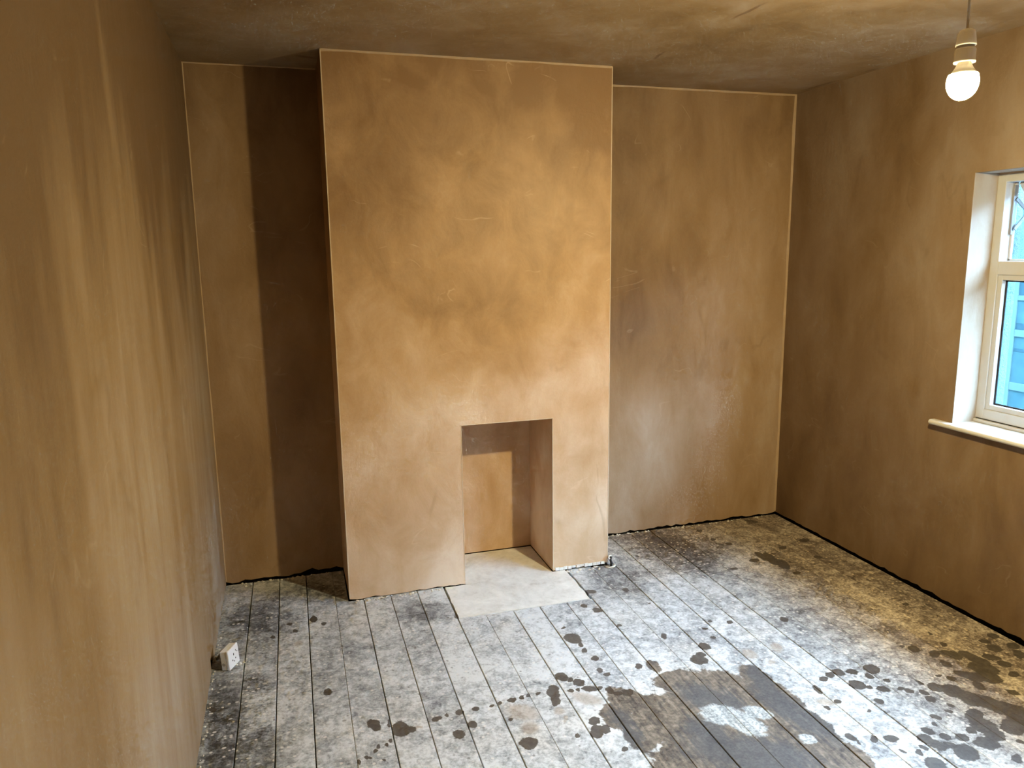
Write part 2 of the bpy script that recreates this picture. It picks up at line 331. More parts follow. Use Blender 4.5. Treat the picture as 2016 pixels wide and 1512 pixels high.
# measured positions (x, y, half length, half width, turn) of the marks on the boards
STAINS = {'A': [(1.85, -0.803, 0.0236, 0.0189, 1.17), (1.607, -0.746, 0.0148, 0.0119, 1.01), (1.698, -1.252, 0.0207, 0.0162, -2.97), (1.74, -1.238, 0.0216, 0.0191, 0.92), (1.784, -1.231, 0.0244, 0.0229, 1.08), (1.839, -1.246, 0.0251, 0.0203, 2.72), (1.925, -1.251, 0.0353, 0.0296, -2.57), (1.882, -1.292, 0.0199, 0.0156, 1.0), (1.923, -1.339, 0.0157, 0.0133, 1.47), (1.794, -1.325, 0.0315, 0.0301, 2.18), (1.825, -1.35, 0.0141, 0.0112, -2.67), (1.864, -1.377, 0.0255, 0.0189, 2.7), (1.631, -1.307, 0.0285, 0.0142, 1.29), (1.648, -1.39, 0.0153, 0.0125, -2.68), (1.588, -1.413, 0.0153, 0.0103, 1.4), (1.794, -1.437, 0.0172, 0.0152, 1.32), (1.715, -1.472, 0.0101, 0.0064, -2.7), (1.932, -1.398, 0.0175, 0.0109, -2.88), (1.949, -1.418, 0.0169, 0.0135, -2.83), (1.993, -1.443, 0.0185, 0.0157, 1.68), (1.982, -1.485, 0.0205, 0.0183, -2.7), (2.03, -1.384, 0.0169, 0.0109, 1.6), (2.018, -1.537, 0.0121, 0.0108, 1.61), (1.986, -1.563, 0.0143, 0.0109, 2.93), (1.915, -1.575, 0.0178, 0.0147, 1.94), (1.874, -1.608, 0.0118, 0.0078, 1.37), (2.063, -1.428, 0.0304, 0.0293, 3.09), (2.103, -1.467, 0.0445, 0.0421, 2.81), (2.126, -1.526, 0.0502, 0.0483, 1.56), (2.164, -1.564, 0.0517, 0.0432, 1.81), (2.189, -1.611, 0.055, 0.0448, 2.49), (2.199, -1.658, 0.0676, 0.0348, -2.64), (2.118, -1.701, 0.0485, 0.038, -2.79), (2.049, -1.61, 0.049, 0.0271, -2.52), (2.03, -1.664, 0.048, 0.0454, 1.12), (2.02, -1.714, 0.0413, 0.0316, -2.75), (1.956, -1.741, 0.044, 0.0321, 3.02), (1.967, -1.671, 0.0208, 0.0172, -2.81), (1.822, -1.629, 0.0223, 0.0181, 1.38), (1.784, -1.661, 0.0267, 0.024, 1.97), (1.792, -1.697, 0.0319, 0.0252, 1.63), (1.854, -1.67, 0.0217, 0.0167, -2.48), (1.831, -1.714, 0.0205, 0.0179, 2.96), (1.905, -1.691, 0.0232, 0.0204, 3.02), (1.852, -1.757, 0.0469, 0.0355, -2.55), (1.709, -1.772, 0.0353, 0.0333, -2.59), (1.74, -1.697, 0.0152, 0.013, 2.09), (1.707, -1.711, 0.015, 0.011, 1.31), (1.983, -1.831, 0.0243, 0.0154, -2.43), (2.071, -1.769, 0.0151, 0.0124, -2.57), (1.672, -1.622, 0.024, 0.0189, 3.02), (1.615, -1.607, 0.0187, 0.0137, -2.41), (1.549, -1.577, 0.02, 0.0157, 1.63), (1.556, -1.605, 0.0139, 0.0067, 1.24), (1.661, -1.684, 0.0132, 0.0082, 2.16), (2.203, -1.182, 0.0261, 0.0215, 1.05), (2.172, -1.148, 0.0134, 0.0118, -3.06), (2.253, -1.239, 0.0334, 0.0205, -2.46), (2.303, -1.249, 0.0269, 0.0239, 2.13), (2.321, -1.273, 0.0308, 0.0265, -2.46), (2.37, -1.283, 0.0339, 0.0264, 1.59), (2.377, -1.328, 0.0481, 0.0295, 1.86), (2.445, -1.332, 0.035, 0.023, 2.6), (2.454, -1.386, 0.0275, 0.0214, 2.9), (2.233, -1.312, 0.0269, 0.0187, 1.13), (2.346, -1.384, 0.0555, 0.0468, 2.28), (2.31, -1.436, 0.047, 0.0436, 2.5), (2.254, -1.418, 0.0369, 0.0313, 1.49), (2.233, -1.388, 0.0303, 0.0232, 2.27), (2.227, -1.47, 0.0314, 0.0191, 1.21), (2.42, -1.452, 0.0221, 0.0163, -2.87), (2.138, -1.369, 0.0139, 0.0083, -2.99), (2.168, -1.399, 0.0197, 0.0168, 1.16), (2.603, -1.201, 0.0251, 0.0218, -2.4), (2.531, -1.228, 0.0222, 0.018, -2.94), (2.52, -1.281, 0.0327, 0.0262, 1.29), (2.609, -1.29, 0.0302, 0.0235, -2.52), (2.572, -1.349, 0.0366, 0.0202, -2.48), (2.347, -1.192, 0.0175, 0.0112, 0.99), (2.369, -1.101, 0.013, 0.0097, 1.07), (2.478, -0.852, 0.0179, 0.0111, -2.81), (2.307, -1.543, 0.0192, 0.0166, 1.62), (2.18, -0.162, 0.0655, 0.0235, 1.48), (2.206, -0.209, 0.0831, 0.0304, 1.31), (2.225, -0.285, 0.0618, 0.0329, 1.26), (2.109, -0.198, 0.032, 0.0241, -2.77), (2.544, -0.048, 0.0354, 0.0232, -2.55), (2.109, 0.042, 0.0261, 0.0167, 0.81), (1.76, 0.26, 0.0331, 0.0237, 0.92), (2.056, 0.271, 0.0215, 0.0163, -2.44), (2.062, 0.131, 0.0206, 0.0156, -2.5), (1.948, -0.258, 0.0206, 0.015, -3.11), (2.224, -0.404, 0.0237, 0.0166, -2.68), (2.359, -0.1, 0.0277, 0.02, -2.71), (1.544, 0.05, 0.015, 0.013, -2.57), (1.307, -0.305, 0.0151, 0.0133, -2.85), (2.434, 0.309, 0.0381, 0.0253, 2.12), (2.459, -0.271, 0.0231, 0.018, 2.22), (1.047, -0.399, 0.0187, 0.0165, 2.33), (1.09, -0.456, 0.0266, 0.0197, 2.17), (1.307, -0.306, 0.0204, 0.016, 0.93), (1.126, -0.622, 0.0139, 0.0112, 0.91), (0.884, -0.564, 0.0108, 0.0087, 1.13), (0.889, -0.662, 0.0451, 0.0354, 1.76), (0.901, -0.719, 0.0224, 0.0109, 1.47), (0.899, -0.77, 0.0217, 0.0107, 1.16), (0.917, -0.838, 0.0204, 0.0144, 1.33), (0.898, -0.93, 0.0184, 0.0125, 1.35), (0.916, -0.963, 0.0144, 0.0127, -2.43), (1.059, -0.947, 0.0196, 0.0143, 1.46), (1.271, -0.765, 0.0238, 0.0153, 1.07), (1.391, -0.893, 0.0277, 0.0252, 2.25), (1.339, -0.951, 0.0247, 0.0176, -2.36), (1.315, -0.98, 0.0362, 0.0349, 1.76), (1.608, -0.747, 0.0182, 0.0135, -2.54), (1.53, -0.712, 0.0119, 0.0088, -2.45), (1.472, -0.764, 0.0119, 0.0095, -2.7), (1.466, -0.841, 0.0138, 0.0108, -2.97), (1.353, -0.468, 0.0095, 0.0063, 0.97), (0.739, -0.922, 0.0331, 0.024, 1.43), (0.763, -0.952, 0.0147, 0.0106, 1.14), (0.789, -0.98, 0.0272, 0.0213, 1.69), (0.814, -1.034, 0.0315, 0.0171, 2.67), (0.851, -1.043, 0.0122, 0.0102, 0.93), (0.88, -1.068, 0.023, 0.0164, 1.33), (0.899, -1.095, 0.0175, 0.0152, -3.02), (0.936, -1.102, 0.0238, 0.0207, -2.9), (0.741, -1.022, 0.013, 0.0109, 1.07), (0.769, -1.024, 0.0121, 0.0103, 1.01), (0.683, -0.989, 0.0252, 0.0196, 1.17), (0.671, -1.016, 0.0348, 0.0255, 1.32), (0.661, -1.064, 0.0334, 0.0169, 1.21), (0.75, -1.222, 0.0247, 0.0202, 0.99), (0.737, -1.28, 0.0353, 0.0234, 1.09), (0.772, -1.278, 0.0254, 0.0157, 1.09), (0.491, -1.269, 0.0325, 0.0301, 1.8), (0.47, -1.125, 0.0105, 0.0081, 1.31), (0.663, -1.282, 0.0131, 0.0093, 1.12), (0.51, -1.013, 0.0176, 0.0128, -2.96), (0.55, -1.008, 0.0126, 0.0096, 1.27), (0.575, -1.004, 0.0117, 0.008, 1.25), (0.615, -1.001, 0.0092, 0.0088, 3.02), (0.79, -1.398, 0.0113, 0.0097, -2.47), (1.134, -0.269, 0.0297, 0.023, 2.94), (-0.174, -0.126, 0.0342, 0.0151, 1.6), (-0.132, -0.189, 0.017, 0.0113, 1.76), (-0.278, -0.143, 0.0145, 0.0101, 1.94), (-0.257, -0.215, 0.0166, 0.0103, 1.77), (-0.352, -0.245, 0.0148, 0.0093, 1.84), (-0.146, -0.743, 0.0216, 0.016, 1.65), (0.0, -1.006, 0.0385, 0.0215, 1.84), (0.087, -1.058, 0.0447, 0.0296, 1.55), (0.121, -1.069, 0.0184, 0.0156, 1.91), (0.052, -1.009, 0.0228, 0.0055, 1.45), (0.044, -1.109, 0.0111, 0.0073, 1.58), (0.027, -1.127, 0.0084, 0.0047, 1.52), (-0.0, -1.131, 0.01, 0.0062, 1.57), (-0.012, -1.145, 0.0108, 0.0076, 1.66), (-0.044, -1.173, 0.0091, 0.0069, 1.79), (-0.033, -1.177, 0.0075, 0.0059, 1.86), (-0.069, -1.188, 0.0126, 0.006, 1.54), (0.007, -1.204, 0.0072, 0.005, 1.63), (0.258, -1.028, 0.0094, 0.0078, 1.6), (0.218, -1.04, 0.0209, 0.0137, -2.69), (0.305, -1.027, 0.0162, 0.014, 1.63), (0.368, -1.019, 0.0162, 0.0142, 2.6), (0.335, -1.106, 0.0199, 0.0175, 1.6), (0.276, -1.151, 0.0258, 0.0204, 1.5), (0.429, -1.024, 0.0097, 0.008, 1.41), (0.461, -1.019, 0.0117, 0.0081, 1.32), (-0.558, -0.729, 0.0157, 0.0099, 2.0), (0.463, -0.294, 0.0393, 0.0115, 1.36)],
 'D': [(1.584, -1.089, 0.021, 0.0175, -2.37), (1.672, -0.998, 0.0429, 0.028, 1.16), (1.603, -1.378, 0.0366, 0.0209, 2.57), (1.536, -1.005, 0.0453, 0.0304, 1.45), (0.653, -1.128, 0.024, 0.019, 1.36), (0.656, -1.182, 0.022, 0.0097, 1.2), (0.522, -1.096, 0.0746, 0.0519, 2.36), (0.521, -1.188, 0.0424, 0.0372, 1.24), (0.778, -1.091, 0.0702, 0.0369, 2.3), (0.146, -1.068, 0.0191, 0.0089, 2.95), (-0.242, -0.334, 0.026, 0.0182, 1.91)],
 'B': [(1.119, -0.968, 0.0464, 0.0265, 1.61), (1.16, -1.087, 0.1008, 0.0747, 3.09), (1.295, -1.173, 0.1479, 0.1133, 2.53), (0.929, -1.159, 0.1186, 0.0663, 2.11), (0.84, -1.221, 0.0866, 0.0588, 1.4), (0.888, -1.326, 0.1104, 0.0703, 1.27), (1.076, -1.292, 0.2, 0.1627, -2.75), (1.457, -1.182, 0.1228, 0.0554, 1.48), (1.439, -1.345, 0.177, 0.0882, 1.45), (1.198, -1.42, 0.2514, 0.2054, 2.68), (1.446, -1.519, 0.1313, 0.0814, 1.21), (0.999, -1.525, 0.1769, 0.1389, -2.95), (1.264, -1.61, 0.2169, 0.1444, 2.67), (1.468, -1.678, 0.0893, 0.0677, 1.09)],
 'C': [(1.206, -1.333, 0.0867, 0.0625, 2.57), (1.251, -1.4, 0.0836, 0.0529, 2.02), (1.327, -1.356, 0.0548, 0.0385, 2.32), (1.403, -1.537, 0.0283, 0.0265, 2.61)],
 'E': [(1.477, -1.17, 0.1107, 0.044, 1.47), (1.448, -1.333, 0.1728, 0.0648, 1.56), (1.217, -1.228, 0.1277, 0.0796, 2.29), (1.491, -1.475, 0.1165, 0.0629, 1.51), (1.175, -1.544, 0.2216, 0.1076, 2.58), (0.845, -1.253, 0.0911, 0.0416, 1.67), (0.834, -1.339, 0.0726, 0.0395, 1.39), (1.097, -1.394, 0.0928, 0.0792, 1.49)],
 'F': [(-0.51, -0.88, 0.3955, 0.0829, 1.66), (-0.371, -1.03, 0.1706, 0.0949, 1.76), (-0.391, -0.032, 0.2209, 0.1461, 1.93), (-0.408, -0.594, 0.1012, 0.069, 2.02), (-0.204, 0.148, 0.2088, 0.1331, 2.59), (0.358, -0.221, 0.2003, 0.1312, 3.08), (1.306, -0.168, 0.2554, 0.1267, 1.65), (1.755, 0.031, 0.412, 0.1932, 1.8), (0.526, -0.067, 0.0686, 0.061, 1.77), (1.07, -0.248, 0.0922, 0.046, 1.45)]}

def board_mat(i, x0, x1):
    t = NT('painted_board')
    P = t.pos()
    near = lambda L, m: [e for e in L if x0 - e[2]*1.35 - m < e[0] < x1 + e[2]*1.35 + m]
    flat = t.vmath('MULTIPLY', P, (1, 1, 0))
    off = t.vmath('ADD', flat, (0, 0, i*0.37))
    wob = t.vmath('SUBTRACT', t.noise(flat, 26.0, 4, 0.6, color=True), (0.5, 0.5, 0.5))
    Pw = t.vmath('ADD', flat, t.vmath('MULTIPLY', wob, (0.030, 0.030, 0.0)))
    Pw2 = t.vmath('ADD', flat, t.vmath('MULTIPLY', wob, (0.11, 0.11, 0.0)))
    nb = t.noise(flat, 3.2, 4, 0.6, 0.4)
    nm = t.noise(off, 23.0, 6, 0.70, 0.5)
    nf = t.noise(off, 95.0, 4, 0.65)
    gr = t.noise(t.vmath('MULTIPLY', off, (75.0, 5.0, 1.0)), 1.0, 4, 0.6)
    sep = t.n('ShaderNodeSeparateXYZ'); t.put(sep.inputs[0], Pw2)
    X, Y = sep.outputs[0], sep.outputs[1]
    cov = t.math('MULTIPLY_ADD', nb, 0.55, 0.02 + (random.random()-0.5)*0.10)
    cov = t.math('MULTIPLY_ADD', nm, 0.95, cov)
    cov = t.math('MULTIPLY_ADD', nf, 0.55, cov)
    cov = t.math('SUBTRACT', cov, 0.435)
    # thin or missing paint: left side, chimney base, right wall
    F = near(STAINS['F'], 0.1)
    if F:
        cov = t.math('SUBTRACT', cov, t.math('MULTIPLY', t.smooth(t.ellipses(Pw2, F, 0.3), 0.4, 1.25, 1.0, 0.0), 0.19))
    left = t.smooth(X, -0.55, 0.25, 0.06, 0.0)
    cov = t.math('SUBTRACT', t.math('SUBTRACT', cov, left), t.smooth(X, 0.7, 1.5, 0.0, 0.075))
    right = t.math('MAXIMUM', t.smooth(X, 1.80, 2.35), t.math('MULTIPLY', t.smooth(X, 1.25, 1.75), t.smooth(Y, -0.35, 0.25)))  # right: bare wood, with its lack of daylight painted in too
    cov = t.math('SUBTRACT', cov, t.math('MULTIPLY', right, 0.12))
    col = t.ramp(cov, [(0.20, (0.055, 0.060, 0.068)), (0.36, (0.165, 0.178, 0.195)), (0.52, (0.36, 0.388, 0.41)), (0.72, (0.63, 0.665, 0.685))])
    brown = t.ramp(t.math('MULTIPLY_ADD', nf, 0.3, cov), [(0.30, (0.062, 0.045, 0.032)), (0.50, (0.165, 0.125, 0.090)), (0.66, (0.36, 0.295, 0.215)), (0.86, (0.64, 0.55, 0.42))])
    col = t.mix(t.math('MULTIPLY', right, 0.85), col, brown)
    warm = t.smooth(t.noise(flat, 2.1, 3), 0.52, 0.72, 0.0, 0.35)
    col = t.mix(warm, col, t.mix(1.0, col, (1.0, 0.88, 0.72), 'MULTIPLY'))
    # splashes of old emulsion
    vo = t.n('ShaderNodeTexVoronoi'); t.put(vo.inputs['Vector'], t.vmath('ADD', off, t.vmath('MULTIPLY', wob, (0.01, 0.01, 0)))); vo.inputs['Scale'].default_value = 48.0
    vs2 = t.n('ShaderNodeSeparateXYZ'); t.put(vs2.inputs[0], vo.outputs['Color'])
    sp = t.math('MULTIPLY', t.smooth(vo.outputs['Distance'], 0.18, 0.34, 1.0, 0.0), t.smooth(vs2.outputs[0], 0.68, 0.74))
    col = t.mix(t.math('MULTIPLY', sp, 0.75), col, t.mix(right, (0.72, 0.71, 0.68), (0.66, 0.54, 0.36)))
    v3 = t.n('ShaderNodeTexVoronoi'); t.put(v3.inputs['Vector'], t.vmath('ADD', off, t.vmath('MULTIPLY', wob, (0.012, 0.012, 0)))); v3.inputs['Scale'].default_value = 36.0
    v3s = t.n('ShaderNodeSeparateXYZ'); t.put(v3s.inputs[0], v3.outputs['Color'])
    dk = t.math('MULTIPLY', t.smooth(v3.outputs['Distance'], 0.10, 0.26, 1.0, 0.0), t.smooth(v3s.outputs[1], 0.80, 0.86))
    col = t.mix(t.math('MULTIPLY', dk, 0.55), col, (0.06, 0.052, 0.045))
    v4 = t.n('ShaderNodeTexVoronoi'); t.put(v4.inputs['Vector'], t.vmath('ADD', t.vmath('MULTIPLY', off, (1, 1.4, 1)), t.vmath('MULTIPLY', wob, (0.018, 0.018, 0)))); v4.inputs['Scale'].default_value = 24.0
    v4s = t.n('ShaderNodeSeparateXYZ'); t.put(v4s.inputs[0], v4.outputs['Color'])
    drop = t.math('MULTIPLY', t.math('MULTIPLY', t.smooth(v4.outputs['Distance'], 0.14, 0.24, 1.0, 0.0), t.smooth(v4s.outputs[2], 0.62, 0.70)), t.math('MAXIMUM', t.smooth(cov, 0.30, 0.55, 0.85, 0.25), t.math('MULTIPLY', right, 0.75)))
    col = t.mix(drop, col, t.mix(right, (0.66, 0.68, 0.68), (0.68, 0.57, 0.40)))
    rough = 0.55
    D_ = near(STAINS['D'], 0.02)
    if D_:
        col = t.mix(t.smooth(t.ellipses(Pw, D_, 0.2), 0.55, 1.2, 0.55, 0.0), col, (0.33, 0.26, 0.185))
    B_ = near(STAINS['B'], 0.1)
    if B_:
        d = t.math('MULTIPLY_ADD', t.math('SUBTRACT', nm, 0.5), 0.8, t.ellipses(Pw, B_, 0.15))
        bare = t.ramp(t.math('MULTIPLY_ADD', gr, 0.30, t.math('MULTIPLY_ADD', nm, 0.50, t.math('MULTIPLY', nf, 0.20))), [(0.40, (0.050, 0.044, 0.040)), (0.50, (0.130, 0.107, 0.083)), (0.62, (0.27, 0.225, 0.175))])
        E_ = near(STAINS['E'], 0.1)
        if E_:
            e = t.math('MULTIPLY_ADD', t.math('SUBTRACT', gr, 0.5), 1.2, t.ellipses(Pw2, E_, 0.2))
            bare = t.mix(t.smooth(e, 0.6, 1.35, 0.85, 0.0), bare, t.mix(nf, (0.032, 0.034, 0.040), (0.11, 0.112, 0.118)))
        col = t.mix(t.smooth(d, 0.92, 1.06, 0.95, 0.0), col, bare)
        C_ = near(STAINS['C'], 0.05)
        if C_:
            c = t.math('MULTIPLY_ADD', t.math('SUBTRACT', nm, 0.5), 1.2, t.ellipses(Pw, C_, 0.15))
            col = t.mix(t.smooth(c, 0.85, 1.10, 0.9, 0.0), col, t.mix(t.smooth(t.math('MULTIPLY_ADD', nf, 0.6, t.math('MULTIPLY', gr, 0.4)), 0.38, 0.62), (0.20, 0.23, 0.25), (0.58, 0.62, 0.63)))
    A_ = near(STAINS['A'], 0.02)
    if A_:
        d = t.math('MULTIPLY_ADD', t.math('SUBTRACT', nf, 0.5), 0.30, t.ellipses(Pw, A_, 0.10))
        m = t.smooth(d, 0.96, 1.10, 0.92, 0.0)
        wet = t.mix(t.math('MULTIPLY', nm, 0.9), (0.034, 0.029, 0.024), (0.085, 0.071, 0.056))
        col = t.mix(m, col, wet)
        rough = t.math('MULTIPLY_ADD', m, -0.12, 0.55)
    h = t.math('MULTIPLY_ADD', nm, 0.5, t.math('MULTIPLY_ADD', nf, 0.35, t.math('MULTIPLY', gr, 0.3)))
    t.bump(h, 0.35, 0.004)
    return t.out(col, rough, 0.35)

def hearth_mat():
    t = NT('hearth_screed')
    P = t.pos()
    a = t.noise(P, 5.0, 5, 0.6, 1.5); b = t.noise(P, 28.0, 5, 0.65, 0.6); c = t.noise(P, 130.0, 3)
    f = t.math('MULTIPLY_ADD', b, 0.5, t.math('MULTIPLY_ADD', a, 0.6, t.math('MULTIPLY', c, 0.12)))
    col = t.ramp(f, [(0.38, (0.50, 0.48, 0.44)), (0.58, (0.68, 0.68, 0.65)), (0.78, (0.80, 0.80, 0.77))])
    t.bump(t.math('ADD', a, t.math('MULTIPLY', b, 0.5)), 0.4, 0.006)
    return t.out(col, 0.6, 0.3)
M_hearth = hearth_mat()

# ------------------------------------------------------------------ setting: ceiling, walls, chimney breast
bm = bmesh.new(); box(bm, XL-0.3, XR+0.3, YF-0.2, D+0.3, H, H+0.2)
props(link('ceiling', bm, M_plaster_ceil), kind='structure')

def wall(name, mat, axis, pos, back, u0, u1, zb, hole, rag, rag_fn, deep):
    bm = bmesh.new()
    panel(bm, axis, pos, back, u0, u1, zb, H, hole, rag, rag_fn)
    o = props(link(name, bm, mat), kind='structure')
    bm = bmesh.new()       # masonry behind the plaster, seen in the gap at its foot
    hh = (hole[0]-0.0125, hole[1]+0.0125, hole[2]-0.002, hole[3]+0.0125) if (hole and hole[2] > 0.2) else None
    e = 0.14 if axis == 'y' else 0.0
    panel(bm, axis, pos+back*1.02, deep, u0-e, u1+e, -0.12, H+0.02, hh)
    link('masonry', bm, M_dark, o)
    return o

wl = wall('wall_left', M_plaster_left, 'x', XL, -0.022, YF, D, 0.002, (-0.475, -0.375, 0.002, 0.062), 0.008, None, -0.15)
wb = wall('wall_back', M_plaster_back, 'y', D, 0.020, XL-0.03, XR+0.03, 0.006, None, 0.012,
          lambda u: 0.030 if -0.35 < u < 0.0 else 0.012, 0.2)
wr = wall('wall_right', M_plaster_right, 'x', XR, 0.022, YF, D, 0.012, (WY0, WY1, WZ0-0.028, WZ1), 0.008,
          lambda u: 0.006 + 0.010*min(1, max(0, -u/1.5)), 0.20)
wf = wall('wall_front', plaster('plaster_front', 8.0, 0.4, -0.1, tone=0.6), 'y', YF, -0.02, XL-0.03, XR+0.03, 0.004, None, 0.008, None, -0.2)  # unseen wall, tone lowered so it bounces less fill light

# window reveals, plaster returning to the frame
bm = bmesh.new()
box(bm, XR+0.0003, XF+0.01, WY1-0.0015, WY1+0.012, WZ0-0.02, WZ1+0.01)
box(bm, XR+0.0003, XF+0.01, WY0-0.012, WY0+0.0015, WZ0-0.02, WZ1+0.01)
box(bm, XR+0.0223, XF+0.01, WY0-0.012, WY1+0.012, WZ1, WZ1+0.012)
link('reveal', bm, plaster('plaster_reveal', 6.0, 0.5, 0.22, tone=0.85, tint=(0.9, 1.0, 1.1)), wr)  # paler, bluer copy of the plaster: daylight on the reveal painted in

# pale filled joints where two sheets meet
def joint(parent, p0, p1, a, b):
    """thin three-sided fillet along p0-p1 with legs a and b"""
    bm = bmesh.new()
    p0, p1, a, b = map(Vector, (p0, p1, a, b))
    n = 14
    rows = []
    for i in range(n+1):
        p = p0.lerp(p1, i/n); k = 0.65 + 0.6*random.random()
        rows.append([bm.verts.new(p), bm.verts.new(p + a*k), bm.verts.new(p + b*k)])
    for r, q in zip(rows, rows[1:]):
        for j in range(3):
            bm.faces.new((r[j], r[(j+1) % 3], q[(j+1) % 3], q[j]))
    bm.faces.new(rows[0]); bm.faces.new(rows[-1][::-1])
    return link('filled_joint', bm, M_joint, parent)
joint(wb, (XR, D, 0.02), (XR, D, H), (-0.016, 0, 0), (0, -0.004, 0))
joint(wb, (XL, D, 0.02), (XL, D, H), (0.005, 0, 0), (0, -0.005, 0))
joint(wb, (W+0.002, D, H), (XR-0.004, D, H), (0, -0.004, 0), (0, 0, -0.010))
joint(wb, (XL+0.003, D, H), (-0.002, D, H), (0, -0.003, 0), (0, 0, -0.005))

# chimney breast with its fire opening
bm = bmesh.new()
panel(bm, 'y', 0.0, 0.03, 0.0, W, 0.003, H, (OX0, OX1, 0.003, OZ), 0.010, lambda u: 0.008 if u < 0.6 else 0.018)
box(bm, 0.0, 0.03, 0.0305, D+0.01, 0.012, H)
box(bm, W-0.03, W, 0.0305, D+0.01, 0.012, H)
box(bm, OX0-0.03, OX0, 0.0305, D-0.0055, 0.002, OZ)
box(bm, OX1, OX1+0.03, 0.0305, D-0.0055, 0.006, OZ)
box(bm, OX0-0.03, OX1+0.03, 0.0305, D-0.0055, OZ, OZ+0.03)
box(bm, OX0-0.03, OX1+0.03, D-0.005, D+0.004, 0.006, OZ+0.03)
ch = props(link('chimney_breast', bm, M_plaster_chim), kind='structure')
bm = bmesh.new()
for (a, b) in ((0.04, OX0-0.035), (OX1+0.035, W-0.04)):
    box(bm, a, b, 0.035, D-0.01, -0.10, 0.5)
link('masonry', bm, M_dark, ch)
for x, s in ((0.0, 1), (W, -1)):        # edge beads on the outer corners
    bm = bmesh.new(); box(bm, min(x - s*0.0012, x + s*0.0035), max(x - s*0.0012, x + s*0.0035), -0.0014, 0.004, 0.015, H-0.002, 0.0008)
    link('corner_bead', bm, M_pale, ch)
bm = bmesh.new()
box(bm, OX0-0.004, OX1+0.004, -0.0012, 0.003, OZ-0.0008, OZ+0.003)
link('corner_bead', bm, M_pale, ch)
for x, s in ((OX0, -1), (OX1, 1)):
    bm = bmesh.new(); box(bm, min(x - s*0.0008, x + s*0.003), max(x - s*0.0008, x + s*0.003), -0.0012, 0.003, 0.02, OZ)
    link('corner_bead', bm, M_pale, ch)
joint(ch, (0.003, 0, H), (W-0.003, 0, H), (0, -0.003, 0), (0, 0, -0.008))
# white stop bead showing under the plaster of the right leg
bm = bmesh.new()
n = 12
for i in range(n):
    x0 = OX1 + 0.012 + (W-0.03-OX1)*i/n; x1 = OX1 + 0.012 + (W-0.03-OX1)*(i+0.93)/n
    z = 0.006 + 0.005*random.random()
    box(bm, x0, x1, -0.004 - 0.004*random.random(), 0.02, z, 0.021 + 0.004*random.random(), 0.0015)
props(link('stop_bead', bm, M_white_plaster, ch), label='rough white plaster edge under the right leg of the chimney breast')

# ------------------------------------------------------------------ floor: boards over a dark void
bm = bmesh.new(); box(bm, XL-0.15, XR+0.15, YF-0.1, D+0.1, -0.14, -0.06)
fl = props(link('floor', bm, M_dark), kind='structure')
seams = [XL+0.004, -0.4665, -0.337, -0.2065, -0.076, 0.0555, 0.1845, 0.3155, 0.4485, 0.579, 0.711, 0.840, 0.974, 1.107, 1.241,
         1.369, 1.505, 1.634, 1.767, 1.902, 2.036, 2.168, 2.300, 2.432, 2.562, XR-0.012]
HY = -0.338; HX0, HX1 = 0.463, 1.104
def skew(y): return 0.0095*(y + 1.15)
def board(x0, x1, y0, y1, z, gl, gr, mat):
    bm = bmesh.new()
    c = 0.0016
    rings = []
    for y in (y0, y1):
        s = skew(y); a, b = x0 + s + gl, x1 + s - gr
        if x0 == seams[0]: a = XL - 0.006
        if x1 == seams[-1]: b = XR - 0.004 - 0.008*min(1.0, max(0.0, -y/1.5))
        b = min(b, XR-0.004)
        rings.append([bm.verts.new(q) for q in ((a, y, z-0.022), (b, y, z-0.022), (b, y, z-c), (b-c, y, z), (a+c, y, z), (a, y, z-c))])
    A, B = rings
    bm.faces.new(A); bm.faces.new(B[::-1])
    for i in range(6):
        bm.faces.new((A[i], A[(i+1) % 6], B[(i+1) % 6], B[i]))
    return link('floorboard', bm, mat, fl)
gaps = [0.0004 + 0.0010*random.random() for _ in seams]
for k in (1, 2, 3, 5, 7, 8, 10, 11, 13, 15, 16, 18): gaps[k] = 0.0019
for i in range(len(seams)-1):
    x0, x1 = seams[i], seams[i+1]
    mat = board_mat(i, x0-0.02, x1+0.02)
    z = -0.0012*random.random()
    xm = (x0+x1)/2
    if HX0 < xm < HX1: ye = HY - 0.002
    elif 0 < xm < W: ye = 0.012
    else: ye = D - 0.006
    if x0 < 0 < x1 or x0 < W < x1: ye = -0.003
    cuts = [YF+0.005]
    if 1.7 < x0 < 1.95: cuts.append(-0.33)
    elif i % 3 == 1: cuts.append(-2.6 - 0.5*random.random())
    cuts.append(ye)
    for a, b in zip(cuts, cuts[1:]):
        board(x0, x1, a + (0.0012 if a > YF+0.1 else 0), b, z, gaps[i], gaps[i+1], mat)
    if ye == -0.003:                     # the board notched round the corner of the chimney breast
        if x0 < 0: board(x0, -0.004 - skew(0.2), -0.0005, D-0.006, z, gaps[i], 0, mat)
        else: board(W + 0.004 - skew(0.2), x1, -0.0005, D-0.006, z, 0, gaps[i+1], mat)

# hearth slab let into the boards
bm = bmesh.new()
nx, ny = 10, 10
def hz(x, y): return 0.0022 + 0.0012*math.sin(7*x+3*y) + 0.0010*math.sin(11*y-4*x)
grid = {}
for i in range(nx+1):
    for j in range(ny+1):
        x = HX0 + (HX1-HX0)*i/nx; y = HY + (-0.002-HY)*j/ny
        x += (0.006*(random.random()-0.5) if i in (0, nx) else 0); y2 = y + (0.005*(random.random()-0.5) if j == 0 else 0)
        grid[i, j] = bm.verts.new((x + (0.018*(y+0.17) if i == 0 else 0), y2, hz(x, y)))
for i in range(nx):
    for j in range(ny):
        bm.faces.new((grid[i, j], grid[i+1, j], grid[i+1, j+1], grid[i, j+1]))
r = bmesh.ops.extrude_edge_only(bm, edges=[e for e in bm.edges if e.is_boundary])
for v in r['geom']:
    if isinstance(v, bmesh.types.BMVert): v.co.z = -0.05
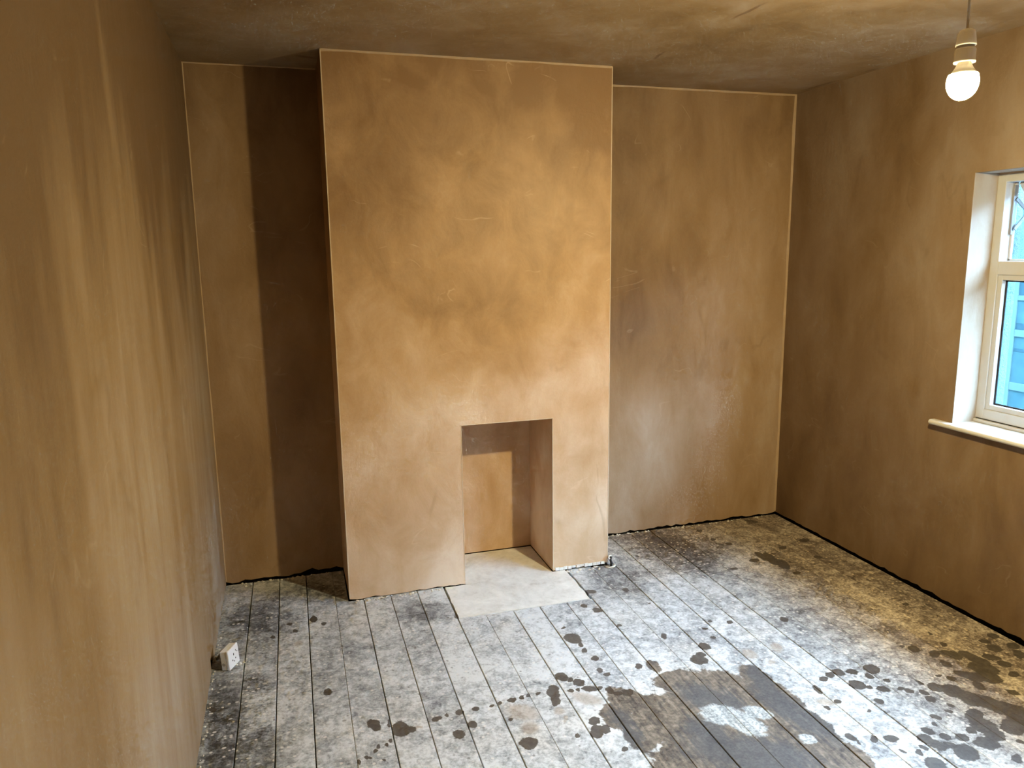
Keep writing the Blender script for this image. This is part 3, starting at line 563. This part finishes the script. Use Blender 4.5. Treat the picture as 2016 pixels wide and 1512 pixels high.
box(bm, OX0+0.002, OX1-0.002, -0.003, D-0.008, -0.05, 0.0015)
props(link('hearth_slab', bm, M_hearth, recalc=True), 'pale grey trowelled hearth slab set into the floorboards before the fire opening', 'hearth')

# ------------------------------------------------------------------ window
win = props(empty('window_1', (XF, (WY0+WY1)/2, WZ0)), kind='structure')
def wpart(name, fn, mat, parent=win, off=None):
    bm = bmesh.new(); fn(bm)
    o = link(name, bm, mat)
    o.parent = parent
    o.matrix_parent_inverse = Matrix.Translation(-parent.location) if parent is win else Matrix.Identity(4)
    return o
FW = 0.042
ZB, ZT, T0, T1 = 0.872, 1.945, 1.517, 1.577
Y0, Y1 = WY0, WY1
YM = (Y0+Y1)/2
def fr(bm):
    box(bm, XF, XF+0.065, Y1-FW, Y1, ZB, ZT, 0.003)
    box(bm, XF, XF+0.065, Y0, Y0+FW, ZB, ZT, 0.003)
    box(bm, XF+0.0005, XF+0.0645, Y0+0.002, Y1-0.002, ZT-0.034, ZT, 0.003)
    box(bm, XF+0.0005, XF+0.0645, Y0+0.002, Y1-0.002, ZB, ZB+0.046, 0.003)
frame = wpart('frame', fr, M_upvc)
wpart('head_packing', lambda bm: box(bm, XF+0.004, XF+0.06, Y0, Y1, ZT, WZ1), M_pale)
wpart('transom', lambda bm: box(bm, XF+0.001, XF+0.064, Y0+FW-0.002, Y1-FW+0.002, T0, T1, 0.003), M_upvc)
wpart('mullion', lambda bm: box(bm, XF+0.0015, XF+0.0635, YM-0.03, YM+0.03, ZB+0.044, ZT-0.032, 0.003), M_upvc)
wpart('sill_upstand', lambda bm: box(bm, XF-0.012, XF+0.05, Y0, Y1, WZ0, ZB-0.004, 0.004), M_upvc)
wpart('gasket', lambda bm: box(bm, XF+0.004, XF+0.05, Y0, Y1, ZB-0.005, ZB), M_gasket)
def ring(bm, xa, xb, y0, y1, z0, z1, w, bev=0.0015):
    box(bm, xa, xb, y1-w, y1, z0, z1, bev); box(bm, xa, xb, y0, y0+w, z0, z1, bev)
    box(bm, xa, xb, y0+w, y1-w, z1-w, z1, bev); box(bm, xa, xb, y0+w, y1-w, z0, z0+w, bev)
for (ya, yb) in ((YM+0.03, Y1-FW), (Y0+FW, YM-0.03)):
    b = wpart('glazing_bead', lambda bm: ring(bm, XF+0.006, XF+0.028, ya, yb, ZB+0.046, T0, 0.022), M_upvc)
    wpart('pane_gasket', lambda bm: ring(bm, XF+0.028, XF+0.032, ya+0.008, yb-0.008, ZB+0.054, T0-0.008, 0.021, 0), M_gasket)
    wpart('pane', lambda bm: box(bm, XF+0.033, XF+0.037, ya+0.004, yb-0.004, ZB+0.05, T0-0.004), M_glass)
# fanlights: the far one swung out on its friction stay, the near one shut
def fanlight(ya, yb, ang):
    s = empty('fanlight', (0, 0, 0))
    s.parent = win
    s.location = Vector((XF+0.05, 0, ZT-0.036)) - win.location
    s.rotation_euler = (0, ang, 0)
    z0 = -(ZT-0.036-T1) + 0.004
    bm = bmesh.new(); ring(bm, 0.0, 0.045, ya+0.004, yb-0.004, z0, -0.004, 0.044, 0.003); link('sash', bm, M_upvc, s)
    bm = bmesh.new(); box(bm, 0.02, 0.024, ya+0.046, yb-0.046, z0+0.042, -0.046); link('sash_pane', bm, M_glass, s)
    return s
fanlight(YM+0.03, Y1-FW-0.012, math.radians(-38))
fanlight(Y0+FW, YM-0.03, 0.0)
ys = Y1-FW-0.007
wpart('stay_track', lambda bm: box(bm, XF+0.040, XF+0.058, ys-0.004, ys+0.004, 1.690, 1.900, 0.001), M_steel)
def arm(p, q, w=0.007):
    def f(bm):
        p_, q_ = Vector(p), Vector(q); d = (q_-p_).normalized(); nn = Vector((d.z, 0, -d.x))*w
        prism(bm, [p_+nn, q_+nn, q_-nn, p_-nn], (0, -0.004, 0))
    return f
wpart('stay_arm', arm((XF+0.05, ys-0.005, 1.842), (XF+0.115, ys-0.005, 1.790)), M_steel)
wpart('stay_arm', arm((XF+0.05, ys-0.009, 1.712), (XF+0.122, ys-0.009, 1.788)), M_steel)
def rb(bm):
    box(bm, XF+0.05, XF+0.062, Y0+FW, Y1-FW, T1+0.001, T1+0.008, 0.001)
    box(bm, XF+0.05, XF+0.062, Y1-FW-0.010, Y1-FW, T1, ZT-0.034, 0.001)
wpart('rebate', rb, M_upvc)
# window board with a rounded nose and a horn past the reveal
bm = bmesh.new()
nose, th = 0.034, 0.024
prof = [(XF-0.010, WZ0), (XF-0.010, WZ0-th)]
for k in range(9):
    a = -math.pi/2 - math.pi*k/8
    prof.append((XR - nose + th/2 + th/2*math.cos(a), WZ0 - th/2 + th/2*math.sin(a)))
def sil(y0, y1, pr): prism(bm, [(x, y0, z) for x, z in pr], (0, y1-y0, 0))
sil(WY0+0.001, WY1-0.001, prof)
hp = [(XR-0.0005, WZ0), (XR-0.0005, WZ0-th)] + prof[2:]
sil(WY1-0.001, WY1+0.098, hp); sil(WY0-0.098, WY0+0.001, hp)
o = link('window_board', bm, M_sill); o.parent = win; o.matrix_parent_inverse = Matrix.Translation(-win.location)

# ------------------------------------------------------------------ outside
M_render_wall = (lambda t: (t.bump(t.noise(t.pos(), 60.0, 4, 0.7), 0.6, 0.03), t.out(t.mix(t.noise(t.pos(), 45.0, 4, 0.7), (0.105, 0.180, 0.165), (0.150, 0.225, 0.210)), 0.9, 0.2))[1])(NT('roughcast_render'))
M_house_frame = plain('house_window_frame', (0.13, 0.205, 0.20), 0.6, 0.3)
M_house_pane = plain('house_window_pane', (0.070, 0.150, 0.165), 0.25, 0.3, grain=0.35, scale=9)
M_house_dark = plain('house_window_rail', (0.040, 0.098, 0.12), 0.4, 0.4, grain=0.2)
M_slate = plain('slate_roof', (0.06, 0.065, 0.075), 0.7, 0.3, grain=0.3, scale=8)
M_ground = plain('yard_concrete', (0.16, 0.16, 0.155), 0.9, 0.2, grain=0.25, scale=3)
GZ = -2.75
bm = bmesh.new()
panel(bm, 'x', XR+0.225, 0.09, -24.0, 14.0, GZ, 7.0, (WY0-0.02, WY1+0.02, WZ0-0.02, WZ1+0.02))  # upper wall and ends unseen, sized to cut sky light in the alley
props(link('wall_outside_sky_block', bm, M_render_wall), kind='structure')
bm = bmesh.new(); box(bm, XR+0.4, 12.0, -25.0, 15.0, GZ-0.1, GZ)
props(link('yard_ground', bm, M_ground), kind='structure')
HX = 6.8
hs = empty('neighbouring_house', (HX, 1.0, GZ))
props(hs, 'pale rendered house wall seen through the window panes', 'house')
def hpart(name, fn, mat, parent=None):
    bm = bmesh.new(); fn(bm)
    bmesh.ops.translate(bm, verts=bm.verts[:], vec=-hs.location)
    return link(name, bm, mat, parent or hs)
hpart('house_wall', lambda bm: box(bm, HX, HX+3.0, -24.0, 14.0, GZ, 2.8), M_render_wall)
hpart('roof', lambda bm: prism(bm, [(HX-0.25, -24.1, 2.802), (HX+1.5, -24.1, 3.6), (HX+3.25, -24.1, 2.802)], (0, 38.2, 0)), M_slate)
# tall panelled stair window: rails, frame and panes
def stair_window(yl, z_list):
    yr = yl - 1.25
    f = hpart('house_window', lambda bm: (box(bm, HX-0.05, HX-0.001, yl-0.07, yl, -0.55, 1.30), box(bm, HX-0.05, HX-0.001, yr, yr+0.07, -0.55, 1.30),
        box(bm, HX-0.049, HX-0.001, yr+0.07, yl-0.07, -0.55, -0.47)), M_house_frame)
    for (z0, z1, m) in z_list:
        hpart('house_pane' if m is M_house_pane else 'house_rail', lambda bm: box(bm, HX-0.04 if m is not M_house_frame else HX-0.048, HX-0.002, yr+0.071, yl-0.071, z0, z1-0.002), m, f)
rows = [(-0.47, -0.06, M_house_pane), (-0.06, 0.19, M_house_pane), (0.19, 0.27, M_house_frame), (0.27, 0.58, M_house_pane), (0.58, 0.61, M_house_dark),
        (0.61, 0.73, M_house_pane), (0.73, 0.80, M_house_frame), (0.80, 0.86, M_house_dark), (0.86, 1.09, M_house_pane), (1.09, 1.14, M_house_frame), (1.14, 1.29, M_house_dark)]
stair_window(2.33, rows)
stair_window(0.10, rows)

# ------------------------------------------------------------------ pendant lamp
bx, by = BULB
lamp = props(empty('pendant_lamp', (bx, by, H)), 'white lampholder on a flex hanging from the ceiling near the window', 'lamp')
def lpart(name, fn, mat, parent=None, smooth=True):
    bm = bmesh.new(); fn(bm)
    bmesh.ops.translate(bm, verts=bm.verts[:], vec=(0, 0, -H))
    return link(name, bm, mat, parent or lamp, smooth)
def lat(*prof): return lambda bm: lathe(bm, prof, 40)
lpart('flex', lambda bm: tube(bm, [(0, 0, H-0.001), (0.0015, 0, H-0.09), (-0.001, 0.001, H-0.19), (0, 0, 2.205)], 0.0036, 10), M_flex)
lpart('ceiling_rose', lat((0, H-0.028), (0.012, H-0.028), (0.034, H-0.022), (0.040, H-0.012), (0.040, H), (0, H)), M_holder)
lpart('holder_cap', lat((0, 2.207), (0.012, 2.207), (0.0185, 2.204), (0.0205, 2.198), (0.0245, 2.170), (0.0245, 2.1665), (0, 2.1665)), M_holder)
lpart('holder_groove', lat((0, 2.168), (0.0205, 2.168), (0.0205, 2.158), (0, 2.158)), M_socket_box)
lpart('holder_skirt', lat((0, 2.160), (0.023, 2.160), (0.0248, 2.156), (0.0252, 2.130), (0.0262, 2.128), (0.0262, 2.124), (0.0232, 2.124), (0.0222, 2.150), (0, 2.152)), M_holder)
bulb = props(empty('light_bulb', (bx, by, 2.03)), 'lit frosted globe light bulb fitted in the white lampholder', 'light bulb')
def bpart(name, fn, mat):
    bm = bmesh.new(); fn(bm)
    bmesh.ops.translate(bm, verts=bm.verts[:], vec=(0, 0, -2.03))
    return link(name, bm, mat, bulb, True)
bpart('bulb_collar', lat((0, 2.146), (0.011, 2.146), (0.0125, 2.128), (0.0165, 2.123), (0.0215, 2.112), (0.0315, 2.0975), (0.0335, 2.0965), (0, 2.0965)), M_holder)
pr = [(0.0330, 2.0962)]
for k in range(15):
    a = math.radians(26 - (26+90)*k/14)
    pr.append((max(0.0, 0.0385*math.cos(a)) if k < 14 else 0.0, 2.076 + 0.046*math.sin(a)))
bpart('bulb_globe', lambda bm: lathe(bm, pr, 32), M_bulb)

# ------------------------------------------------------------------ loose wall socket standing on the floor
so = props(empty('wall_socket', (-0.5115, -0.478, 0.0), math.radians(-25)), 'loose white wall socket on a grey box beside the left wall', 'socket')
so.rotation_euler = (0, math.radians(-4), math.radians(-25))
def spart(name, fn, mat, parent=None, smooth=False):
    bm = bmesh.new(); fn(bm)
    return link(name, bm, mat, parent or so, smooth)
# local frame: +x out of the face, y along it, the near lower corner of the face at the origin
sb = spart('back_box', lambda bm: box(bm, -0.036, -0.012, 0.001, 0.079, 0.003, 0.083, 0.003), M_socket)
spart('knockout', lambda bm: lathe(bm, [(0, 0), (0.007, 0), (0.007, 0.002), (0, 0.002)], 16, Matrix.Translation((-0.023, 0.0, 0.030)) @ Matrix.Rotation(math.pi/2, 4, 'X')), M_socket_box, sb)
fp = spart('face_plate', lambda bm: box(bm, -0.0118, 0.0, 0.0, 0.080, 0.002, 0.085, 0.0035), M_socket)
for (y, z, w, h) in ((0.040, 0.053, 0.0024, 0.0045), (0.029, 0.032, 0.0024, 0.0030), (0.051, 0.032, 0.0024, 0.0030), (0.040, 0.024, 0.0022, 0.0022), (0.0665, 0.054, 0.0022, 0.0022), (0.058, 0.062, 0.0016, 0.003)):
    spart('pin_hole', lambda bm: box(bm, -0.002, 0.0003, y-w, y+w, z-h, z+h), M_hole, fp)
spart('cable_gland', lambda bm: lathe(bm, [(0, 0), (0.016, 0), (0.019, -0.006), (0.019, -0.016), (0.014, -0.022), (0, -0.022)], 20, Matrix.Translation((-0.0365, 0.046, 0.052)) @ Matrix.Rotation(math.pi/2, 4, 'Y')), M_socket_box, None, True)
spart('cable', lambda bm: tube(bm, [(-0.05, 0.046, 0.052), (-0.066, 0.05, 0.045), (-0.078, 0.056, 0.03), (-0.088, 0.06, 0.02)], 0.006, 10), M_socket_box, None, True)

# ------------------------------------------------------------------ stub and crumbs at the foot of the chimney breast
st = props(empty('cable_stub', (W+0.008, -0.028, 0.0)), 'short dark cable stub with a white curl by the right chimney foot', 'cable')
bm = bmesh.new(); tube(bm, [(0, 0, 0.0), (0.002, 0.0, 0.018), (-0.002, 0.004, 0.036), (0.003, 0.008, 0.052)], [0.006, 0.007, 0.006, 0.007], 10)
link('stub', bm, M_cable, st, True)
bm = bmesh.new(); tube(bm, [(-0.004, 0.006, 0.040), (-0.014, 0.004, 0.047), (-0.006, 0.010, 0.056), (0.006, 0.010, 0.055)], 0.005, 8)
link('frayed_sheath', bm, M_white_plaster, st, True)
bm = bmesh.new(); tube(bm, [(-0.034, -0.006, 0.004), (-0.018, -0.020, 0.004), (0.002, -0.022, 0.005), (0.016, -0.012, 0.007), (0.018, 0.004, 0.010)], [0.002, 0.004, 0.005, 0.005, 0.003], 8)
link('white_curl', bm, M_white_plaster, st, True)

bm = bmesh.new()
def crumb(x, y, r, z=0.0):
    v = bmesh.ops.create_icosphere(bm, subdivisions=1, radius=r)['verts']
    sx, sy, sz = (0.7+0.9*random.random() for _ in range(3))
    for q in v:
        q.co = Vector((q.co.x*sx, q.co.y*sy, q.co.z*sz*0.6)) * (0.75 + 0.5*random.random()) + Vector((x, y, z + r*0.35))
for _ in range(70):
    crumb(0.02 + 0.53*random.random(), -0.010 - 0.02*random.random()**2, 0.002 + 0.0045*random.random()**2)
for _ in range(26):
    crumb(OX1 + 0.02 + 0.28*random.random(), -0.012 - 0.035*random.random(), 0.002 + 0.005*random.random()**2)
for _ in range(60):
    crumb(XL + 0.02 + 0.55*random.random(), D - 0.010 - 0.04*random.random()**2, 0.002 + 0.005*random.random()**2)
for _ in range(60):
    crumb(W + 0.02 + 1.25*random.random(), D - 0.010 - 0.02*random.random()**2, 0.002 + 0.004*random.random()**2)
for _ in range(60):
    crumb(XL + 0.006 + 0.012*random.random()**2, -1.6 + 1.5*random.random(), 0.0015 + 0.003*random.random()**2)
for _ in range(14):
    crumb(-0.500 + 0.05*random.random(), -0.45 + 0.06*random.random(), 0.002 + 0.004*random.random()**2)
props(link('plaster_crumbs', bm, M_white_plaster), 'white plaster crumbs scattered along the foot of the walls', 'plaster crumbs', kind='stuff')
